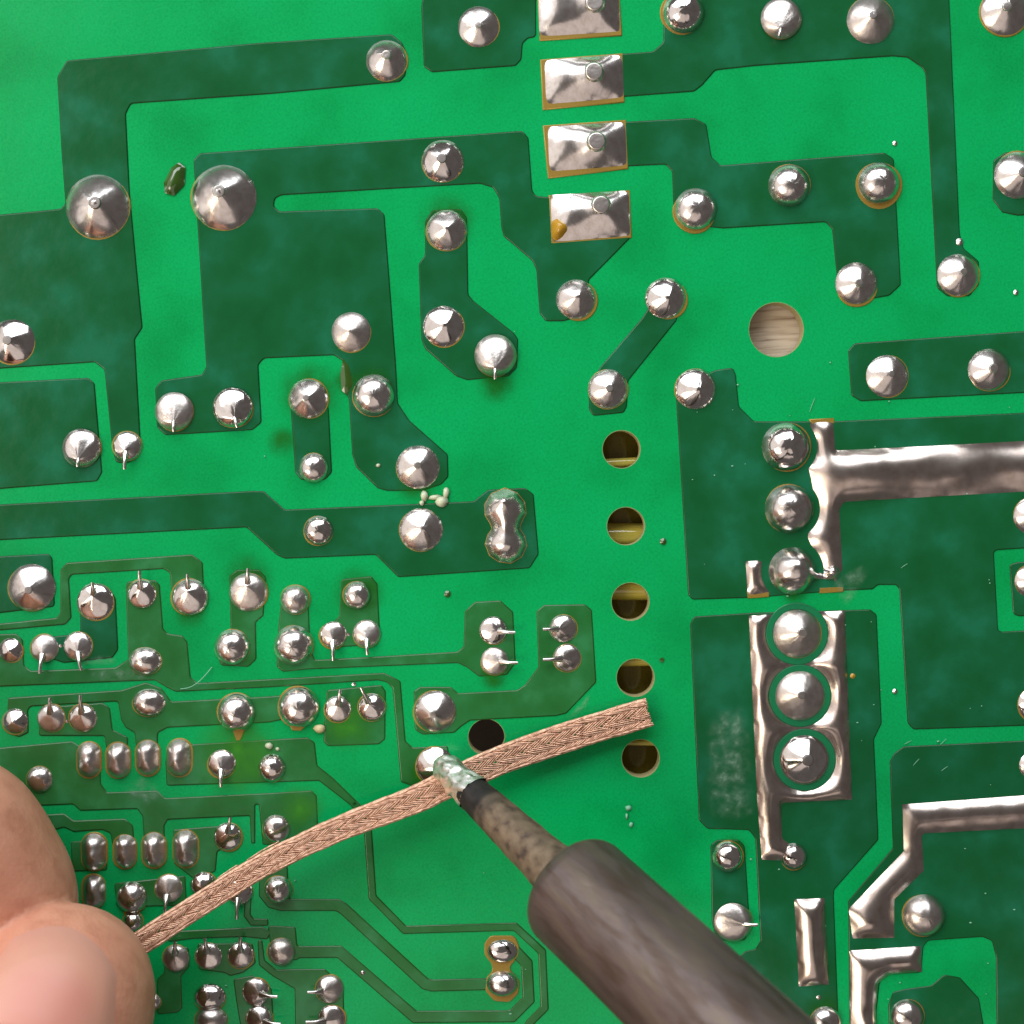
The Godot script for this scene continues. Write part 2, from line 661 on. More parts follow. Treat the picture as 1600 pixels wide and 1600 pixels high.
func traces():
	trace("104,94 400,67 612,53 628,66 637,85 634,118 625,128 420,147 205,162 197,178 203,300 214,420 223,512 211,530 220,690 216,714 200,724 181,723 175,700 163,578 148,566 0,576 -60,580 -60,340 0,335 94,326 102,318 96,240 89,120")
	trace("672,-60 660,-10 658,12 662,104 675,113 806,103 815,93 817,68 825,60 838,58 838,-60")
	trace("312,239 560,222 816,204 826,215 832,298 838,306 862,308 975,300 985,372 920,438 925,490 880,502 853,502 843,490 838,422 832,408 800,380 787,370 783,355 780,310 770,293 750,287 440,305 430,310 428,322 436,330 590,325 601,335 619,570 622,630 640,657 700,710 701,745 690,757 660,767 605,767 590,763 556,730 550,710 545,625 537,600 537,565 522,555 413,560 404,570 409,660 395,672 258,680 245,668 242,606 252,594 315,585 322,573 302,250")
	trace("675,328 720,326 730,340 732,460 740,470 803,520 810,530 808,575 795,588 730,594 713,588 664,545 658,530 654,412 664,398 664,345")
	trace("458,600 505,600 514,640 519,738 508,750 470,750 461,738 454,640")
	trace("-60,602 0,597 138,590 148,599 160,738 152,752 0,764 -60,768")
	trace("-60,793 0,788 390,767 412,767 445,796 740,783 762,765 820,762 834,772 842,866 828,888 622,902 587,867 445,873 432,867 385,824 0,844 -60,848")
	trace("-60,872 76,865 82,872 86,948 0,958 -60,962")
	trace("-60,979 0,974 88,965 94,958 94,890 104,879 300,866 317,879 319,925 300,940 268,930 265,895 255,889 112,898 108,905 112,965 102,976 0,985 -60,990", 4.0)
	trace("125,930 175,925 181,935 185,1015 176,1028 100,1036 75,1028 75,995 125,990")
	trace("200,908 242,906 250,914 255,982 262,990 285,993 293,1003 298,1058 308,1067 420,1061 600,1051 626,1064 634,1158 645,1168 700,1165 705,1215 650,1230 626,1222 613,1075 604,1066 590,1063 420,1074 275,1081 262,1075 242,1063 0,1073 -60,1077 -60,992 25,990 36,1000 38,1040 48,1048 180,1043 200,1030 196,915", 4.0)
	trace("12,1090 190,1078 228,1066 252,1075 268,1096 420,1088 480,1082 490,1115 420,1129 262,1137 247,1145 246,1185 214,1185 210,1145 196,1137 189,1125 184,1096 48,1104 44,1110 45,1145 30,1152 10,1145", 4.0)
	trace("510,1078 596,1070 603,1080 602,1155 592,1163 512,1166 505,1158", 5.0)
	trace("62,1105 160,1098 172,1106 176,1140 200,1152 200,1185 168,1185 163,1150 60,1150", 4.0)
	trace("-60,1175 0,1168 112,1158 124,1165 156,1166 158,1225 168,1238 245,1235 258,1247 420,1239 486,1235 495,1243 497,1290 440,1320 410,1320 404,1257 399,1257 399,1318 392,1318 390,1275 262,1281 257,1290 258,1330 226,1335 222,1275 214,1264 125,1267 114,1257 65,1259 40,1262 -60,1264", 2.4)
	trace("262,1165 480,1152 492,1160 496,1196 520,1215 562,1256 552,1262 498,1220 260,1228 258,1190", 4.0)
	trace("", 4.0, [[13.0, "555,1258 572,1275 575,1300 582,1402 632,1453 805,1448 847,1487 851,1575 828,1598 805,1640"]])
	trace("405,1340 448,1330 452,1395 452,1408 440,1424 418,1418 404,1400", 4.0, [[19.0, "445,1414 527,1414 537,1420 664,1537 675,1540 790,1537"]])
	trace("418,1446 462,1448 465,1480 465,1500 425,1502", 4.0, [[19.0, "440,1488 530,1487 648,1589 800,1588 826,1562 823,1505 803,1484 780,1482"]])
	trace("450,1514 508,1514 520,1525 537,1545 540,1660 462,1660 460,1545 425,1525 404,1508 402,1470 410,1468 414,1500 432,1515", 3.0)
	trace("262,1455 370,1450 410,1448 425,1455 418,1468 380,1464 300,1467 262,1472", 3.0)
	trace("258,1480 295,1480 296,1510 283,1525 285,1575 278,1582 245,1585 245,1530 256,1520", 4.0)
	trace("308,1474 395,1474 400,1505 380,1520 360,1525 350,1520 310,1515", 4.0)
	trace("364,1530 395,1524 425,1545 428,1600 375,1602 368,1560", 4.0)
	trace("-60,1279 65,1273 100,1271 115,1282 195,1279 208,1290 212,1335 178,1335 172,1302 160,1297 115,1300 100,1293 60,1303 -60,1313", 4.0)
	trace("110,1315 165,1312 168,1360 112,1362", 4.0)
	trace("270,1296 372,1288 376,1318 340,1330 337,1362 300,1372 272,1350", 4.0)
	trace("178,1380 290,1368 292,1415 182,1418", 4.0)
	trace("306,1384 342,1376 350,1402 306,1410", 4.0)
	trace("", 3.0, [[11.0, "388,1400 386,1430 394,1441 414,1441"]])
	trace("440,930 482,930 485,1012 492,1031 600,1025 715,1018 724,1010 726,955 742,940 782,938 802,956 806,1036 792,1055 748,1057 730,1043 715,1036 480,1046 442,1050 432,1042 434,985", 4.0)
	trace("533,905 580,900 590,912 594,990 585,1008 515,1012 508,985 530,962", 4.0)
	trace("358,900 370,890 405,890 416,902 412,962 400,972 401,1030 388,1042 345,1040 335,1010 360,985", 4.0)
	trace("646,1080 656,1073 704,1073 716,1083 808,1078 820,1070 841,1042 838,955 850,945 914,944 925,953 932,1066 885,1115 868,1119 735,1126 720,1136 710,1145 660,1148 648,1140", 4.0)
	trace("1020,470 1060,475 1058,500 982,595 980,635 975,645 927,650 920,640 920,605 938,573 1003,497")
	trace("1118,578 1145,574 1150,585 1155,635 1178,658 1300,658 1660,642 1660,854 1600,857 1553,860 1560,987 1600,985 1660,982 1660,1132 1600,1134 1427,1140 1418,1130 1405,920 1400,914 1372,914 1364,921 1315,923 1180,934 1082,937 1075,930 1056,620 1062,600 1090,590")
	trace("1660,876 1590,878 1577,882 1583,960 1592,963 1660,960")
	trace("1084,963 1180,957 1360,952 1370,960 1378,1130 1366,1155 1373,1312 1304,1390 1303,1400 1313,1660 1180,1660 1150,1540 1152,1497 1165,1486 1180,1483 1188,1470 1180,1310 1170,1297 1105,1295 1092,1282 1078,975")
	trace("1110,1320 1120,1312 1155,1312 1164,1322 1172,1445 1165,1470 1120,1470 1112,1440")
	trace("1660,1154 1600,1157 1412,1166 1397,1177 1390,1190 1395,1325 1325,1408 1328,1660 1372,1660 1370,1580 1375,1535 1385,1523 1440,1520 1443,1480 1450,1470 1535,1464 1550,1470 1556,1495 1558,1660 1660,1660")
	trace("1390,1660 1388,1570 1395,1550 1415,1545 1455,1540 1475,1523 1500,1527 1530,1560 1537,1600 1540,1660")
	trace("1325,548 1335,536 1600,517 1660,513 1660,610 1600,614 1345,627 1330,618")
	trace("940,86 1020,80 1036,66 1038,-60 1481,-60 1500,365 1506,388 1530,408 1530,445 1515,463 1480,463 1464,450 1446,115 1440,105 1418,90 1395,88 1180,103 1118,110 1098,133 1085,143 940,154")
	trace("940,192 1085,184 1104,194 1112,245 1126,258 1382,238 1397,248 1408,445 1390,462 1345,470 1310,455 1300,358 1290,347 1130,357 1060,350 1052,320 1050,268 1040,257 940,262")
	trace("1660,230 1570,238 1552,250 1551,312 1566,332 1590,337 1660,333")


# ------------------------------------------------------------------ tinned areas: a skin of solder over an outline, rounded at its rim

func edge_distance(q: Vector2, p: PackedVector2Array) -> float:
	var best := INF
	var k := p.size()
	for a in k:
		var e := p[a]
		var d := p[(a + 1) % k] - e
		var t := clampf((q - e).dot(d) / d.length_squared(), 0.0, 1.0)
		best = minf(best, (e + d * t).distance_squared_to(q))
	best = sqrt(best)
	return best if Geometry2D.is_point_in_polygon(q, p) else -best


func depth_in(q: Vector2, poly: PackedVector2Array, caps: Array, cuts: Array) -> float:
	var d := -INF
	if not poly.is_empty():
		d = edge_distance(q, poly)
	for c in caps:
		d = maxf(d, c[1] - q.distance_to(c[0]))
	for c in cuts:
		d = minf(d, q.distance_to(c[0]) - c[1])
	return d


func solder_area(called: String, outline: String, high: float, rim: float, m: Material, cell := 2.5, caps := [], cuts := [], bumps := [], wave := 0.05, soften := 14) -> MeshInstance3D:
	# high and rim in board units; bumps: [centre, radius, height]
	var poly := pts(outline) if outline else PackedVector2Array()
	var lo := Vector2(INF, INF)
	var hi := -lo
	for q in poly:
		lo = lo.min(q)
		hi = hi.max(q)
	for c in caps:
		lo = lo.min(c[0] - Vector2(c[1], c[1]))
		hi = hi.max(c[0] + Vector2(c[1], c[1]))
	lo -= Vector2(cell, cell) * 1.5
	hi += Vector2(cell, cell) * 1.5
	var nx := int((hi.x - lo.x) / cell) + 1
	var ny := int((hi.y - lo.y) / cell) + 1
	var b := Buf.new()
	var id := PackedInt32Array()
	id.resize(nx * ny)
	var rims := []
	var pins := []
	for y in ny:
		for x in nx:
			var q := lo + Vector2(x, y) * cell
			var d := depth_in(q, poly, caps, cuts)
			if d < -cell * 0.72:
				id[y * nx + x] = -1
				continue
			if d < cell * 0.5:
				# slide onto the outline
				for step in 2:
					var g := Vector2(depth_in(q + Vector2(0.5, 0), poly, caps, cuts) - depth_in(q - Vector2(0.5, 0), poly, caps, cuts), depth_in(q + Vector2(0, 0.5), poly, caps, cuts) - depth_in(q - Vector2(0, 0.5), poly, caps, cuts))
					if g.length() > 0.2:
						q -= g.normalized() * d
					d = depth_in(q, poly, caps, cuts)
				d = 0.0
			var t := clampf(d / rim, 0.0, 1.0)
			var h := high * lerpf(1.0 - (1.0 - t) * (1.0 - t), sqrt(1.0 - (1.0 - t) * (1.0 - t)), 0.15)
			h *= 1.0 + wave * (3.0 * wob.get_noise_2d(q.x * 0.012, q.y * 0.012) + 0.5 * wob.get_noise_2d(q.x * 0.04, q.y * 0.04 + 50.0))
			for g in bumps:
				var r: float = q.distance_to(g[0]) / g[1]
				h += g[2] / (1.0 + r * r * r * r + r * r) * minf(1.0, d / 5.0)
			rims.append(d <= 0.0)
			id[y * nx + x] = b.vert(u(q.x, q.y, 0.00010 + h * U), Vector3.UP, Color(1, 1, 1, smoothstep(0.0, 1.0, t)))
	for pass_ in soften:
		var was := b.v.duplicate()
		for y in range(1, ny - 1):
			for x in range(1, nx - 1):
				var a := id[y * nx + x]
				if a < 0 or rims[a]:
					continue
				var s := 0.0
				var c := 0
				for e in [id[y * nx + x - 1], id[y * nx + x + 1], id[(y - 1) * nx + x], id[(y + 1) * nx + x]]:
					if e >= 0:
						s += was[e].y
						c += 1
				if c:
					b.v[a].y = lerpf(was[a].y, s / c, 0.6)
	for g in bumps:
		if g.size() > 3:
			var top := 0.0
			for q in b.v:
				if Vector2(q.x / U + 800.0, q.z / U + 800.0).distance_to(g[0]) < g[3]:
					top = maxf(top, q.y)
			pins.append([g[0], g[3], (top - 0.0001) / U + 0.5])
	for y in ny - 1:
		for x in nx - 1:
			var a := id[y * nx + x]
			var c := id[y * nx + x + 1]
			var d := id[(y + 1) * nx + x + 1]
			var e := id[(y + 1) * nx + x]
			if a >= 0 and c >= 0 and d >= 0:
				b.face(a, d, c)
			if a >= 0 and d >= 0 and e >= 0:
				b.face(a, e, d)
			if a < 0 and c >= 0 and d >= 0 and e >= 0:
				b.face(c, e, d)
			if d < 0 and a >= 0 and c >= 0 and e >= 0:
				b.face(a, e, c)
	b.smooth()
	var made := put(called, b, m, board)
	for g in pins:
		pin(g[0], g[1], g[2] + 0.3, made, M.solder_dull)
	return made


func pad_plate(outline: String):
	plate("bare_pad", [tidy(pts(outline))], 0.000115, 1.5, M.pad, board)


func tracks():
	# the four square lands in a column, each with the end of a pin standing out
	pad_plate("838,-40 966,-40 972,56 843,64")
	pad_plate("844,93 973,83 976,160 848,172")
	pad_plate("848,196 978,187 982,264 856,279")
	pad_plate("857,305 984,297 987,372 861,381")
	solder_area("solder_land", "840,-40 966,-40 969,50 843,58", 12, 40, M.solder, 2.5, [], [], [[Vector2(928, 10), 26.0, 12.0, 13.0]], 0.12, 44)
	solder_area("solder_land", "850,94 972,85 975,153 853,164", 12, 40, M.solder, 2.5, [], [], [[Vector2(927, 118), 26.0, 12.0, 13.0]], 0.12, 44)
	solder_area("solder_land", "855,198 977,190 980,259 858,269", 12, 40, M.solder, 2.5, [], [], [[Vector2(931, 226), 26.0, 12.0, 13.0]], 0.12, 44)
	solder_area("solder_land", "859,305 983,298 985,369 863,379", 13, 40, M.solder, 2.5, [], [], [[Vector2(938, 324), 26.0, 12.0, 13.0]], 0.12, 44)
	var flux := solder_area("flux_drop", "862,345 870,338 888,348 893,362 880,372 868,378 862,370", 17, 12, M.amber, 2.0)
	flux.set_meta("label", "amber flux on the corner of the lowest square land")
	# tinned runs on the right
	var ring := [[Vector2(1245, 990), 49.0], [Vector2(1250, 1087), 49.0], [Vector2(1257, 1187), 49.0]]
	var gap := [[Vector2(1228, 698), 49.0], [Vector2(1233, 795), 48.0], [Vector2(1238, 892), 49.0]]
	for r in ring:
		plate("mask_ring", [circle(r[0], r[1] - 0.5), circle(r[0], 38.0)], 0.000125, 1.0, M.ring, board)
	pad_plate("1264,655 1303,653 1304,662 1268,664")
	pad_plate("1166,925 1202,924 1202,933 1168,935")
	pad_plate("1280,918 1318,916 1318,925 1280,927")
	solder_area("solder_run", "1266,660 1301,658 1305,704 1450,697 1660,686 1660,766 1600,768 1318,784 1311,797 1316,890 1305,908 1288,895 1262,840 1270,762 1262,725", 13, 40, M.solder_track, 3.0, [], gap, [[Vector2(1352, 735), 46.0, 8.0], [Vector2(1560, 728), 80.0, -6.0]], 0.1, 20)
	solder_area("solder_run", "1165,877 1188,876 1205,900 1205,926 1168,930", 9, 16, M.solder_track, 2.5, [], gap, [], 0.06)
	solder_area("solder_run", "1170,962 1320,954 1331,1249 1220,1254 1222,1310 1240,1324 1238,1345 1190,1343 1183,1250", 12, 24, M.solder_track, 2.5, [], ring, [[Vector2(1305, 1040), 14.0, 3.0], [Vector2(1186, 1090), 18.0, 3.0]], 0.05)
	solder_area("solder_run", "1408,1257 1660,1238 1660,1292 1600,1294 1440,1302 1443,1360 1397,1405 1397,1465 1332,1466 1326,1420 1412,1330 1410,1258", 11, 28, M.solder_track, 3.0, [], [], [[Vector2(1355, 1440), 16.0, 6.0]], 0.07)
	solder_area("solder_run", "1241,1405 1288,1403 1295,1538 1248,1541", 15, 26, M.solder_track, 2.5, [], [], [], 0.05)
	solder_area("solder_run", "1327,1485 1438,1478 1440,1518 1390,1522 1372,1535 1368,1575 1376,1660 1327,1660", 14, 27, M.solder_track, 2.5, [], [], [[Vector2(1358, 1598), 14.0, 8.0]], 0.05)
	# a waist-shaped joint made of two that ran together
	var waist := "789,763 808,770 820,785 822,802 814,818 812,826 820,838 823,853 815,870 798,880 780,878 765,868 758,850 762,836 769,826 766,818 758,805 757,788 768,771"
	plate("bare_pad", [inset(pts(waist), -1.2)], 0.000112, 1.0, M.pad, board)
	solder_area("solder_joint", waist, 21, 31, M.solder, 2.0, [], [], [[Vector2(786, 782), 9.0, 8.0]], 0.05, 8)
	# the bridged joint that trails off to the right
	solder_area("solder_joint", "1250,880 1274,892 1288,898 1300,892 1300,906 1284,905 1266,906 1250,915", 25, 30, M.solder, 2.0, [[Vector2(1238, 892), 37.0], [Vector2(1300, 893), 13.0]], [], [[Vector2(1240, 885), 16.0, 6.0]], 0.09)
	# sheen on the flux by the long tinned run, painted as a pale film
	var sheen := solder_area("flux_sheen_film", "1100,1140 1120,1105 1165,1100 1176,1140 1182,1275 1150,1284 1110,1280 1100,1240", 0.8, 24, M.flux_sheen, 3.0, [], [], [], 0.0)
	sheen.set_meta("label", "cloudy pale sheen painted over flux on dark green board")
	solder_area("flux_sheen_film", "190,1228 222,1210 246,1222 256,1244 236,1262 204,1256", 0.8, 14, M.flux_sheen, 2.0, [], [], [], 0.0)  # smaller pale sheens, painted likewise
	solder_area("flux_sheen_film", "140,1046 190,1040 232,1048 236,1062 180,1068 142,1062", 0.8, 9, M.flux_sheen, 2.0, [], [], [], 0.0)
	solder_area("flux_sheen_film", "125,1026 165,1022 184,1028 180,1040 130,1042", 0.8, 8, M.flux_sheen, 2.0, [], [], [], 0.0)
	solder_area("flux_sheen_film", "895,1110 912,1090 925,1080 918,1106 900,1122 880,1128", 0.8, 7, M.flux_sheen, 2.0, [], [], [], 0.0)
	solder_area("flux_sheen_film", "1300,905 1345,880 1362,890 1340,930 1322,950 1305,930", 0.8, 12, M.flux_sheen, 2.0, [], [], [], 0.0)
	# flux that soaked in round some joints
	for q in [[484, 612, 62], [541, 596, 26], [560, 925, 50], [698, 345, 56], [388, 902, 48], [774, 600, 38], [653, 752, 44], [584, 600, 40], [297, 955, 34], [440, 690, 30], [1145, 1330, 32], [1375, 292, 46], [1287, 1580, 36], [655, 1212, 30], [770, 1060, 26], [1240, 925, 26]]:
		solder_area("flux_stain", "", 0.05, q[2], M.stain, 4.0, [[Vector2(q[0], q[1]), float(q[2])]], [], [], 0.0, 0)
	for q in [[372, 1180, 84], [545, 1130, 52], [470, 1262, 44]]:
		solder_area("flux_stain", "", 0.07, q[2], M.stain_pale, 4.0, [[Vector2(q[0], q[1]), float(q[2])]], [], [], 0.0, 0)
	var drop := solder_area("flux_drop", "268,262 280,254 290,262 288,290 272,306 258,302 256,286", 8, 12, M.flux, 2.0)
	drop.set_meta("label", "dark green flux drop beside the large joint")
	solder_area("flux_drop", "536,560 545,572 552,600 542,618 534,610 532,585", 4, 8, M.flux, 2.0)
	solder_area("flux_drop", "", 4, 4, M.flux, 1.2, [[Vector2(1036, 846), 5.0]])
	solder_area("flux_drop", "", 4, 4, M.flux, 1.2, [[Vector2(699, 928), 5.0]])
	solder_area("flux_drop", "", 3, 4, M.flux, 1.2, [[Vector2(1034, 1031), 3.5]])
	solder_area("solder_bead", "", 4.5, 4, M.solder, 1.0, [[Vector2(1398, 224), 3.6]])
	solder_area("solder_bead", "", 4.5, 4, M.solder, 1.0, [[Vector2(1587, 457), 4.0]])
	solder_area("solder_bead", "", 4.5, 4, M.solder, 1.0, [[Vector2(1398, 1080), 3.8]])
	solder_area("solder_bead", "", 5, 5, M.solder, 1.2, [[Vector2(1499, 378), 5.5]])
	solder_area("solder_bead", "", 4, 4, M.solder, 1.0, [[Vector2(1279, 1558), 3.5]])
	solder_area("solder_bead", "", 4, 4, M.solder, 1.0, [[Vector2(553, 1069), 3.0]])
	solder_area("solder_bead", "", 4, 4, M.solder, 1.0, [[Vector2(567, 1520), 3.5]])
	solder_area("solder_bead", "", 4, 4, M.solder, 1.0, [[Vector2(95, 1009), 2.6]])
	solder_area("solder_bead", "", 4, 4, M.solder, 1.0, [[Vector2(105, 1127), 2.4]])
	solder_area("solder_bead", "", 4, 4, M.amber, 1.0, [[Vector2(1332, 1056), 4.0]])
	solder_area("solder_bead", "", 4, 4, M.solder, 1.0, [[Vector2(545, 991), 2.6]])


func pad_disc(c: Vector2, rx: float, ry: float, turn := 0.0):
	var p := PackedVector2Array()
	for k in 28:
		var a := TAU * k / 28.0
		p.append(c + Vector2(cos(a) * rx, sin(a) * ry).rotated(turn) * (1.0 + 0.012 * sin(a * 3.0 + c.x)))
	plate("bare_pad", [p], 0.000112, 1.0, M.pad, board)


func pin(c: Vector2, r: float, top: float, parent: Node = board, m: Material = null):
	# the clipped end of a component lead that stands out of the solder
	var b := Buf.new()
	var k := 16
	var prof := [[1.25, -5.0], [1.08, -1.4], [0.98, -0.3], [0.9, 0.0], [0.5, 0.05], [0.0, 0.1]]
	for q in prof:
		for a in k:
			var f := TAU * a / k
			b.vert(u(c.x + cos(f) * r * q[0], c.y + sin(f) * r * q[0], 0.0001 + (top + q[1]) * U), Vector3.UP)
	for s in prof.size() - 1:
		for a in k:
			var x := s * k + a
			var y := s * k + (a + 1) % k
			b.face(x, y, x + k)
			b.face(y, y + k, x + k)
	b.smooth()
	for q in b.v.size():
		if b.n[q].y < -0.01:
			b.n[q] = -b.n[q]
	put("component_lead", b, m if m else M.lead, parent)


func tube(b: Buf, path: Array, radii: Array, sides := 8, cap := true, tint := Color.WHITE):
	var at := b.v.size()
	var n := path.size()
	var side := Vector3.ZERO
	for k in n:
		var d: Vector3 = (path[mini(k + 1, n - 1)] - path[maxi(k - 1, 0)]).normalized()
		if side == Vector3.ZERO:
			side = d.cross(Vector3.UP if absf(d.y) < 0.9 else Vector3.RIGHT).normalized()
		side = (side - d * side.dot(d)).normalized()
		var up := d.cross(side)
		for a in sides:
			var f := TAU * a / sides
			var o := side * cos(f) + up * sin(f)
			b.vert(path[k] + o * radii[k], o, tint)
	for k in n - 1:
		for a in sides:
			var x := at + k * sides + a
			var y := at + k * sides + (a + 1) % sides
			b.face(x, y, x + sides)
			b.face(y, y + sides, x + sides)
	if cap:
		var d: Vector3 = (path[n - 1] - path[n - 2]).normalized()
		var c := b.vert(path[n - 1] + d * radii[n - 1] * 0.25, d, tint)
		var first := b.v.size()
		for a in sides:
			b.vert(b.v[at + (n - 1) * sides + a], d, tint)
		for a in sides:
			b.face(c, first + a, first + (a + 1) % sides)


# ------------------------------------------------------------------ solder joints

func joint(x: float, y: float, r: float, kind: String, ang := 0.0, far := 0.0, squash := 1.0, rim := Vector3(INF, 0, 0.9)):
	# c: a cone with the lead's end at its top, d: a dome, s: a low cone whose lead is bent over, t: a drop pulled to one side
	var c := Vector2(x, y)
	var dir := Vector2.from_angle(deg_to_rad(ang))
	var rx := r
	var ry := r * squash
	if rim.x == INF:
		rim = Vector3(rng.randf_range(-1.3, 1.3), rng.randf_range(-0.8, 1.6), rng.randf_range(0.2, 1.2))
	if kind == "o":
		solder_capsule(c, r, r * squash, rim)
		return
	pad_disc(c + Vector2(rim.x, rim.y), rx + rim.z, ry + rim.z)
	var high: float = {"c": 0.60, "d": 0.66, "s": 0.52, "t": 0.62}[kind] * minf(rx, ry) * rng.randf_range(0.82, 1.16)
	var b := Buf.new()
	var rings := 12
	var k := 40
	var seed_ := rng.randf() * 100.0
	var pull := Vector2.ZERO
	if kind == "t":
		pull = dir * r * 0.62
	elif kind == "s":
		pull = dir * r * 0.34
	else:
		pull = Vector2(rng.randf_range(-0.1, 0.1), rng.randf_range(-0.1, 0.1)) * r
	var top := b.vert(u(c.x + pull.x, c.y + pull.y, 0.0001 + high * U), Vector3.UP)
	for q in range(1, rings + 1):
		var p := float(q) / rings
		var f := 0.0
		match kind:
			"c":
				f = 0.80 * (1.0 - pow(maxf(0.0, p - 0.1) / 0.9, 1.1)) + 0.20 * sqrt(maxf(0.0, 1.0 - p * p))
			"d":
				f = (sqrt(maxf(0.0, 1.0 - p * p * 0.86)) - sqrt(0.14)) / (1.0 - sqrt(0.14))
			"s":
				f = 0.5 * (1.0 - p) + 0.5 * sqrt(maxf(0.0, 1.0 - p * p))
			"t":
				f = 0.25 * (1.0 - p) + 0.75 * sqrt(maxf(0.0, 1.0 - p * p * 0.95))
		for a in k:
			var g := TAU * a / k
			var e := Vector2.from_angle(g)
			var lump := wob.get_noise_3d(e.x * 1.1 + seed_, e.y * 1.1, p * 0.6)
			var fine := wob.get_noise_3d(e.x * 2.6 + seed_, e.y * 2.6, p * 2.0 + 9.0)
			var rr := p * (1.0 + 0.018 * wob.get_noise_2d(e.x * 1.6 + seed_, e.y * 1.6 + 30.0))
			var h := f * (1.0 + 0.12 * lump * p + 0.035 * fine * p)
			var o := Vector2(e.x * rx, e.y * ry) * rr + pull * pow(1.0 - p, 1.3)
			b.vert(u(c.x + o.x, c.y + o.y, 0.00009 + h * high * U), Vector3.UP)
	for a in k:
		b.face(top, 1 + (a + 1) % k, 1 + a)
	for q in rings - 1:
		for a in k:
			var s := 1 + q * k + a
			var t := 1 + q * k + (a + 1) % k
			b.face(s, t, s + k)
			b.face(t, t + k, s + k)
	b.smooth()
	for q in b.v.size():
		if b.n[q].y < 0.0:
			b.n[q] = -b.n[q]
	var o := put("solder_joint", b, [M.solder_dull, M.solder, M.solder, M.solder_bright][rng.randi() % 4], board)
	if kind == "c" and (r > 34.0 or rng.randf() < 0.5):
		pin(c + pull, maxf(4.5, r * rng.randf_range(0.15, 0.21)), high * 0.985 + 0.25, o, M.lead if rng.randf() < 0.5 else M.solder_dull)
	elif kind == "s" or kind == "t":
		var lead := Buf.new()
		var h := 0.0001 + high * U * 0.8
		var side := Vector3(dir.x, 0, dir.y)
		var from := u(c.x + dir.x * r * 0.42, c.y + dir.y * r * 0.42, h * 0.72)
		var length := (r * 0.56 + far) * U
		var path := []
		var rad := []
		for q in 8:
			var t := q / 7.0
			path.append(from + side * length * t + Vector3.UP * U * (5.0 * sin(t * 2.4) + 4.0 * t))
			rad.append(U * lerpf(6.5, 2.9, minf(1.0, t * 1.9)))
		tube(lead, path, rad, 8)
		put("component_lead", lead, M.solder, o)


func solder_capsule(c: Vector2, rx: float, ry: float, rim: Vector3):
	var p := PackedVector2Array()
	for k in 32:
		var e := Vector2.from_angle(TAU * k / 32.0)
		p.append(c + e * (rx + 1.5) + Vector2(0, signf(e.y) * (ry - rx)) + Vector2(rim.x, rim.y))
	plate("bare_pad", [p], 0.000112, 1.0, M.pad, board)
	var ring := ""
	for k in 24:
		var e := Vector2.from_angle(TAU * k / 24.0)
		var q := c + e * rx * rng.randf_range(0.97, 1.0) + Vector2(0, signf(e.y) * (ry - rx))
		ring += "%f,%f " % [q.x, q.y]
	solder_area("solder_joint", ring, rx * 0.8, rx, M.solder_dull, 1.8, [], [], [[c + Vector2(rng.randf_range(-3, 3), rng.randf_range(-6, 6)), 8.0, 3.5]], 0.08, 5)


func row(kind: String, s: String, squash := 1.0):
	# x,y,r[,angle,length]
	for w in s.split(" ", false):
		var q := w.split(",")
		joint(float(q[0]), float(q[1]), float(q[2]), kind, float(q[3]) if q.size() > 3 else 0.0, float(q[4]) if q.size() > 4 else 0.0, squash)


